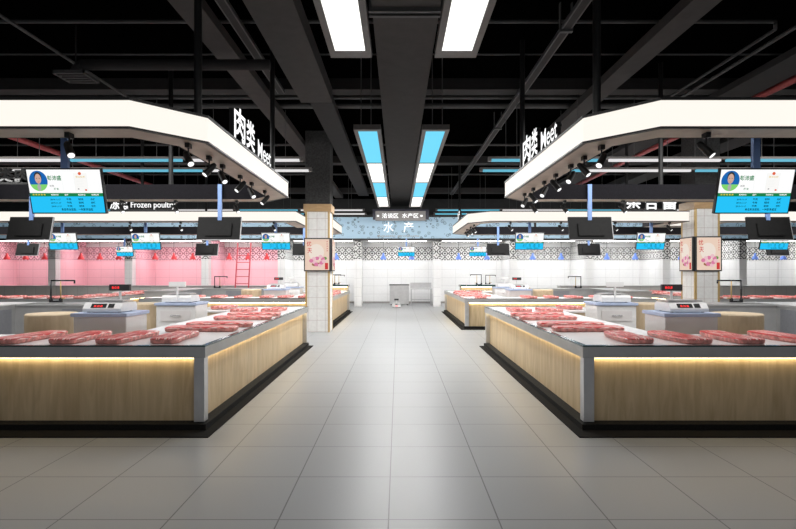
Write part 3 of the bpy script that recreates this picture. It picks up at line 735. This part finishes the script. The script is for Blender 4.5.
# ------------------------------------------------------------------ screens
def tv(x, y, top, lab, off=False, tilt=14, zc=2.415, pole_y=None, pm='blue_steel', W=.76, H=.455, grp='price screens hanging in the stalls', plen=None):
    """tilted flat screen; off: seen from its dark back"""
    r = root('hanging_screen', (x, y, zc), lab, 'screen', grp)
    sg = -1 if not off else 1
    a = math.radians(tilt); up = Vector((0, sg*math.sin(a), math.cos(a))); rt = Vector((1, 0, 0)); nf = Vector((0, -math.cos(a), sg*math.sin(a)))
    c = Vector((x, y, zc))
    P = lambda u, v, d: c+rt*u+up*v+nf*d
    def bx(mb, u0, u1, v0, v1, d0, d1, m=0):
        vs = [P(u, v, d) for d in (d0, d1) for v in (v0, v1) for u in (u0, u1)]
        return mb.add(vs, [(0, 1, 3, 2), (4, 5, 7, 6), (0, 1, 5, 4), (2, 3, 7, 6), (0, 2, 6, 4), (1, 3, 7, 5)], m)
    hw, hh = W/2, H/2
    part('casing', bx(MB(), -hw, hw, -hh, hh, -.035, 0), 'housing' if not off else 'dark_screen', r)
    py = (c+up*hh).y+(.04 if not off else 0)
    tz = zc+hh*math.cos(a)
    part('pole', MB().box(x-.035, x+.035, py-.02, py+.02, tz-.06, top), pm, r)
    if off:
        part('rim', bx(bx(MB(), hw-.004, hw+.006, -hh, hh, -.03, .004), -hw, hw, -hh-.006, -hh+.004, -.03, .004), 'tv_grey', r)
        part('back_bulge', bx(MB(), -hw*.6, hw*.6, -hh*.7, hh*.4, 0, .03), 'dark_screen', r, bevel=.006)
        return r
    mb = MB(); M = ['s_white', 's_blue', 's_green', 's_yellow', 's_navy', 's_skin', 's_hair', 's_shirt', 's_grey', 's_dark', 's_line', 's_gold', 's_red', 's_paper']
    def rc(u0, u1, v0, v1, m, d=.002):    # u,v in 0..1 of the picture, v from the top
        U = lambda u: -hw+.012+u*(W-.024); V = lambda v: hh-.012-v*(H-.024)
        mb.add([P(U(u0), V(v1), d), P(U(u1), V(v1), d), P(U(u1), V(v0), d), P(U(u0), V(v0), d)], [(0, 1, 2, 3)], m)
    def el(u, v, ru, rv, m, d, t0=0, t1=360):
        n = 24; pts = []
        for i in range(n):
            t = math.radians(t0+(t1-t0)*i/(n if t1-t0 == 360 else n-1))
            pts.append(P(-hw+.012+(u+ru*math.cos(t))*(W-.024), hh-.012-(v-rv*math.sin(t))*(H-.024), d))
        mb.add(pts, [tuple(range(n))], m)
    def tx(s_, u, v, h, w_, m, d=.004):
        write(mb, s_, P(-hw+.012+u*(W-.024), hh-.012-v*(H-.024), d), rt, up, h*(H-.024), w=w_*(W-.024), m=m, weight=.02)
    rc(0, 1, 0, .54, 0); rc(0, 1, .54, .62, 2); rc(0, 1, .62, 1, 1)
    el(.145, .26, .125, .235, 4, .0025)
    el(.145, .26, .125, .235, 7, .003, 200, 340)
    el(.145, .41, .026, .08, 8, .0033)
    el(.145, .17, .050, .115, 6, .0035); el(.145, .21, .042, .115, 5, .004)
    el(.128, .20, .007, .008, 6, .0043); el(.162, .20, .007, .008, 6, .0043); el(.145, .285, .014, .008, 12, .0043)
    tx('彭沛盛', .27, .25, .115, .19, 2); tx('肉类', .29, .40, .05, .06, 8); tx('摊主', .34, .47, .05, .07, 2)
    rc(.47, .472, .06, .5, 10, .0035)
    rc(.635, .81, .08, .5, 13, .003); rc(.635, .637, .08, .5, 10, .004); rc(.808, .81, .08, .5, 10, .004)
    el(.72, .09, .022, .035, 12, .005); tx('营业执照', .66, .19, .045, .13, 11)
    for k in range(5): rc(.66, .76-.02*(k % 2), .24+.035*k, .243+.035*k, 10, .0045)
    rc(.67, .69, .43, .46, 8, .0045); el(.78, .47, .015, .02, 12, .0045)
    tx('★★★★★', .03, .60, .05, .19, 3)
    for k, t in enumerate(('检测时间', '品种', '检测单位', '检测结果')): tx(t, .29+.185*k, .60, .04, .10 if k != 1 else .05, 0)
    for j in range(3):
        v = .71+.08*j
        tx('2019-11-17', .27, v, .036, .14, 9)
        for k, t in enumerate(('牛肉', '商务局', '合格')): tx(t, .49+.165*k, v, .052, .065, 9)
    tx('食品安全监督，一站服务监督', .40, .955, .06, .44, 9)
    part('picture', mb, M, r)
    return r
tvL = tv(-3.35, 5.31, 3.0, 'lit price screen with portrait and blue table, large at the left')
tvR = tv(3.60, 5.31, 3.0, 'lit price screen with portrait and blue table, large at the right')
for o, x in ((tvL, -3.35), (tvR, 3.60)):
    a_ = root('screen_bracket', (x, 5.2, 2.99), 'short steel arm holding the large price screen in the %s stall' % ('left' if x < 0 else 'right'), 'bracket')
    part('arm', MB().box(x-.035, x+.035, 5.07, 5.40, 3.0, 3.05), 'grey_steel', a_)
    part('plate', MB().box(x-.06, x+.06, 5.06, 5.075, 2.93, 3.10), 'grey_steel', a_)
G2 = 'small price screens in the second row'
for x, nm in ((-8.92, 'at the far left'), (-6.71, 'below the raised poultry sign'), (-3.25, 'just left of the tiled aisle column'),
              (3.5, 'first right of the aisle'), (6.73, 'just left of the right column'), (10.03, 'below the large right screen')):
    dup(tvL, x+3.35, 8.69, 'small lit price screen, second row, %s' % nm, group=G2)
    bx_ = root('screen_bracket', (x, 13.87, 2.99), 'steel arm of the small price screen %s' % nm, 'bracket', 'brackets of the second-row price screens')
    part('arm', MB().box(x-.035, x+.035, 13.75, 14.09, 3.0, 3.05), 'grey_steel', bx_)
    part('plate', MB().box(x-.06, x+.06, 13.74, 13.755, 2.93, 3.10), 'grey_steel', bx_)
kb = dict(off=True, tilt=14, zc=2.365, H=.42)
tbk = tv(-3.13, 9.20, 3.14, 'dark hanging screen back over the left stall, nearer the aisle', **kb)
for x, nm in ((-6.44, 'over the left stall, beneath the large lit screen'), (3.37, 'over the right stall, nearer the aisle'), (6.50, 'over the right stall, beneath the large lit screen')):
    dup(tbk, x+3.13, 0, 'dark back of a hanging screen %s' % nm)
for x, nm in ((-6.5, 'left, under the back of the second-row canopy'), (-3.2, 'left, peeking out beside the tiled aisle column'),
              (3.41, 'right, first from the aisle'), (6.5, 'right, second from the aisle'), (-12.6, 'far at the left edge'), (12.9, 'far at the right edge')):
    dup(tbk, x+3.13, YO2, 'small dark screen back in the second row, %s' % nm, group='dark screen backs in the second row')
for x, nm in ((.38, 'in the middle at the end of the aisle'), (3.62, 'in the stall right of the central one'), (-12.4, 'far left over a pink stall')):
    t = dup(tvL, x+3.35, 18.55, 'tiny lit price screen, fascia board, %s' % nm, dz=.12, group='tiny price screens before the back stalls')
    q = root('screen_bracket', (x, 24.0, 3.0), 'dark hanger of the tiny price screen %s' % nm, 'bracket', 'hangers of the tiny price screens')
    part('hanger', MB().box(x-.03, x+.03, 23.9, 24.12, 3.06, 3.12), 'black_metal', q)

# ------------------------------------------------------------------ spotlights
def spot_proto(az, tilt, name_loc, lab, grp):
    x, y = name_loc; z = ZB-.001
    r = root('spotlight', (x, y, z), lab, 'spotlight', grp)
    part('driver_box', MB().box(x-.022, x+.022, y-.04, y+.04, z-.045, z).tube((x, y, z-.045), (x, y, z-.13), .008), 'black_metal', r)
    d = Vector((math.sin(az)*math.sin(tilt), -math.cos(az)*math.sin(tilt), -math.cos(tilt)))
    c = Vector((x, y, z-.155)); a = c-d*.075; b_ = c+d*.075
    part('lamp_head', MB().tube(a, b_, .032, .037, n=18).tube(a-d*.025, a, .022, .032, n=18), 'black_metal', r, smooth=False)
    part('lens', MB().tube(b_, b_+d*.004, .030, n=18), 'spot_lens', r)
    return r
pa = spot_proto(math.radians(50), math.radians(40), (-2.10, 5.27), 'black spotlight at the front corner of the left canopy', 'spotlights under the left foreground canopy')
pb = spot_proto(math.radians(-50), math.radians(42), (-2.10, 5.85), 'black spotlight tilted away, second from the front under the left canopy side', 'spotlights under the left foreground canopy')
for i, y in enumerate((6.30, 7.0, 7.55, 8.3)):
    dup(pa if i % 2 == 0 else pb, 0, y-(5.27 if i % 2 == 0 else 5.85), 'black spotlight under the aisle side of the left canopy, %s from the front' % ordn[i+2])
for i, y in enumerate((5.35, 5.85, 6.3, 6.9, 7.45, 8.05, 8.6)):
    dup(pb if i % 2 == 0 else pa, 4.17, y-(5.85 if i % 2 == 0 else 5.27), 'black spotlight under the aisle side of the right canopy, %s from the front' % ordn[i], group='spotlights under the right foreground canopy')
dup(pa, -3.05+2.10, 4.88-5.27, 'black spotlight under the front edge of the left canopy')
dup(pa, 2.86+2.10, 4.88-5.27, 'black spotlight under the front edge of the right canopy', group='spotlights under the right foreground canopy')
for x in (-4.97, -4.0, -2.9): dup(pa, x+2.10, 9.47-5.27, 'black spotlight under the back edge of the left canopy, at the %s' % {-4.97: 'left', -4.0: 'middle', -2.9: 'right'}[x])
for x in (2.45, 3.0, 4.05): dup(pa, x+2.10, 9.47-5.27, 'black spotlight under the back edge of the right canopy, at the %s' % {2.45: 'aisle end', 3.0: 'middle', 4.05: 'outer end'}[x], group='spotlights under the right foreground canopy')
G3 = 'spotlights under the second-row canopies'
for i, y in enumerate((14.3, 15.0, 15.8)): dup(pa, 4.17, y-5.27, 'small spotlight under the aisle side of the second-row right canopy, %s from the front' % ordn[i], group=G3)
for i, x in enumerate((-13.6, -11.8, -10.0, -6.9, -5.6, -4.2, -3.2, 2.9, 4.2, 5.6, 7.0, 9.2, 10.6, 12.2)):
    dup(pa, x+2.10, 13.56-5.27, 'tiny front spotlight of the second-row %s canopy, %s counted from the left' % ('left' if i < 7 else 'right', ordn[i if i < 7 else i-7]), group=G3)

# ------------------------------------------------------------------ back stalls
def pendant(x, y, red, lab):
    r = root('pendant_lamp', (x, y, 2.18), lab, 'pendant lamp', 'red pendant lamps' if red else 'blue pendant lamps')
    part('lamp_shade', MB().lathe((x, y, 2.20), [(.14, 0), (.135, .03), (.11, .12), (.055, .18), (.045, .30), (0, .31)], 20), 'red_shade' if red else 'blue_shade', r, smooth=True)
    part('cord', MB().tube((x, y, 2.50), (x, y, 3.14), .008, n=6), 'black_metal', r)
    part('bulb', MB().lathe((x, y, 2.24), [(0, -.05), (.04, -.03), (.05, .01), (.03, .05), (0, .07)], 12), 'spot_lens', r, smooth=True)
    return r
pr = None
for i, (a, c) in enumerate(zip(PIER, PIER[1:])):
    mid = (a+c)/2; pink = mid < -5.6
    if abs(mid) > 19: continue
    nm = 'in the central stall' if i == 6 else 'in the %s back stall %s of the central one' % (ordn[abs(i-6)-1], where(mid))
    for j, dx in enumerate((-.9, 0, .9) if pink else (-.68, .68)):
        pos = ('left', 'middle', 'right')[j] if pink else ('left', 'right')[j]
        pendant(mid+dx, 25.2, pink, '%s %s pendant lamp %s' % (pos, 'red' if pink else 'blue', nm))

def low_wall(x0, x1, lab):
    r = root('low_wall', ((x0+x1)/2, 22.9, 0), lab, 'low wall')
    part('tiled_body', MB().box(x0, x1, 22.7, 23.1, 0, .98), 'grey_tile', r)
    part('coping', MB().box(x0-.02, x1+.02, 22.67, 23.13, .98, 1.01), 'steel_soft', r)
low_wall(-21, -4.6, 'long grey tiled low wall before the pink back stalls')
low_wall(7.0, 21, 'long grey tiled low wall before the white back stalls on the right')

# central stall: steel cabinet, steel table, small scale on the floor
c_ = root('steel_cabinet', (.06, 25.6, 0), 'stainless steel cabinet with a dark top at the end of the aisle', 'cabinet')
part('body', MB().box(-.40, .52, 25.3, 26.0, .05, .96), 'steel', c_, bevel=.006)
part('dark_top', MB().box(-.42, .54, 25.28, 26.02, .96, 1.0), 'dark_chrome', c_)
part('feet', MB().box(-.36, -.30, 25.34, 25.4, 0, .05).box(.42, .48, 25.34, 25.4, 0, .05).box(-.36, -.30, 25.9, 25.96, 0, .05).box(.42, .48, 25.9, 25.96, 0, .05), 'housing', c_)
c_ = root('steel_table', (1.15, 25.3, 0), 'open stainless steel table standing right of the steel cabinet', 'table')
part('table_top', MB().box(.60, 1.62, 24.95, 25.65, .78, .82).box(.60, 1.62, 25.60, 25.65, .82, 1.08), 'steel', c_, bevel=.004)
for x in (.62, 1.57):
    for y in (24.98, 25.58): part('leg', MB().box(x, x+.035, y, y+.035, 0, .78), 'steel', c_)
part('stretcher', MB().box(.64, 1.59, 25.59, 25.61, .25, .28).box(.63, .65, 25.0, 25.6, .25, .28).box(1.58, 1.60, 25.0, 25.6, .25, .28), 'steel', c_)
c_ = root('floor_scale', (-.05, 24.2, 0), 'small white scale with red digits on the floor before the steel cabinet', 'scale')
part('body', MB().box(-.26, .12, 23.7, 24.1, .02, .12).box(-.24, .10, 23.72, 24.1, .17, .19), 'white_plastic', c_, bevel=.004)
part('support', MB().box(-.12, -.02, 23.85, 23.95, .12, .17).box(-.24, -.2, 23.75, 23.8, 0, .02).box(.06, .1, 23.75, 23.8, 0, .02).box(-.24, -.2, 24.0, 24.05, 0, .02).box(.06, .1, 24.0, 24.05, 0, .02), 'housing', c_)
part('display', MB().box(-.12, .0, 23.690, 23.70, .055, .085), 'red_digit', c_)
part('pole', MB().tube((-.07, 24.06, .12), (-.07, 24.06, .32), .015), 'white_plastic', c_)
part('customer_display', MB().box(-.17, .03, 24.03, 24.08, .30, .38), 'housing', c_)

def back_counter(x0, x1, lab, s):
    r = root('back_counter', ((x0+x1)/2, 23.0, 0), lab, 'counter', 'small wooden counters before the back stalls')
    part('body', MB().box(x0, x1, 22.8, 23.4, .08, .96), 'wood', r)
    part('top', MB().box(x0-.05, x1+.05, 22.73, 23.45, .96, 1.04), 'dark_glass', r)
    part('led_strip', MB().box(x0, x1, 22.765, 22.785, .945, .96), 'led', r)
    part('plinth', MB().box(x0, x1, 22.85, 23.4, 0, .08), 'black_plinth', r)
    faucet((x0+x1)/2, 23.2, 1.041, s, lab.replace('wooden counter before the back stalls', 'small faucet on the back wooden counter'))
back_counter(-3.6, -2.2, 'wooden counter before the back stalls, seen between the left column and the aisle', 1)
back_counter(2.75, 4.4, 'wooden counter before the back stalls, just right of the aisle', -1)
def steel_bench(x0, x1, lab):
    r = root('steel_bench', ((x0+x1)/2, 25.6, 0), lab, 'bench', 'steel wash benches in the back stalls')
    part('bench_top', MB().box(x0, x1, 25.3, 26.0, .95, 1.0), 'steel', r)
    part('bench_body', MB().box(x0+.03, x1-.03, 25.35, 25.97, .1, .95), 'steel_soft', r)
    part('bench_feet', MB().box(x0+.06, x0+.1, 25.4, 25.44, 0, .1).box(x1-.1, x1-.06, 25.4, 25.44, 0, .1).box(x0+.06, x0+.1, 25.9, 25.94, 0, .1).box(x1-.1, x1-.06, 25.9, 25.94, 0, .1), 'housing', r)
    faucet((x0+x1)/2, 25.8, 1.001, 1, lab.replace('stainless wash bench in the first back stall', 'tall wash bench faucet in the first stall'))
steel_bench(3.8, 5.0, 'stainless wash bench in the first back stall right of the central one')
steel_bench(-3.6, -2.4, 'stainless wash bench in the first back stall left of the central one')

# red ladder
l = root('ladder', (-6.6, 22.2, 0), 'red ladder leaning before the pink back stalls', 'ladder')
for x in (-6.88, -6.32): part('rail', MB().tube((x, 22.05, 0), (x, 22.6, 2.85), .028), 'red_paint', l)
for k in range(9):
    t = (k+.7)/9.5; part('rung', MB().tube((-6.88, 22.05+.55*t, 2.85*t), (-6.32, 22.05+.55*t, 2.85*t), .016), 'red_paint', l)
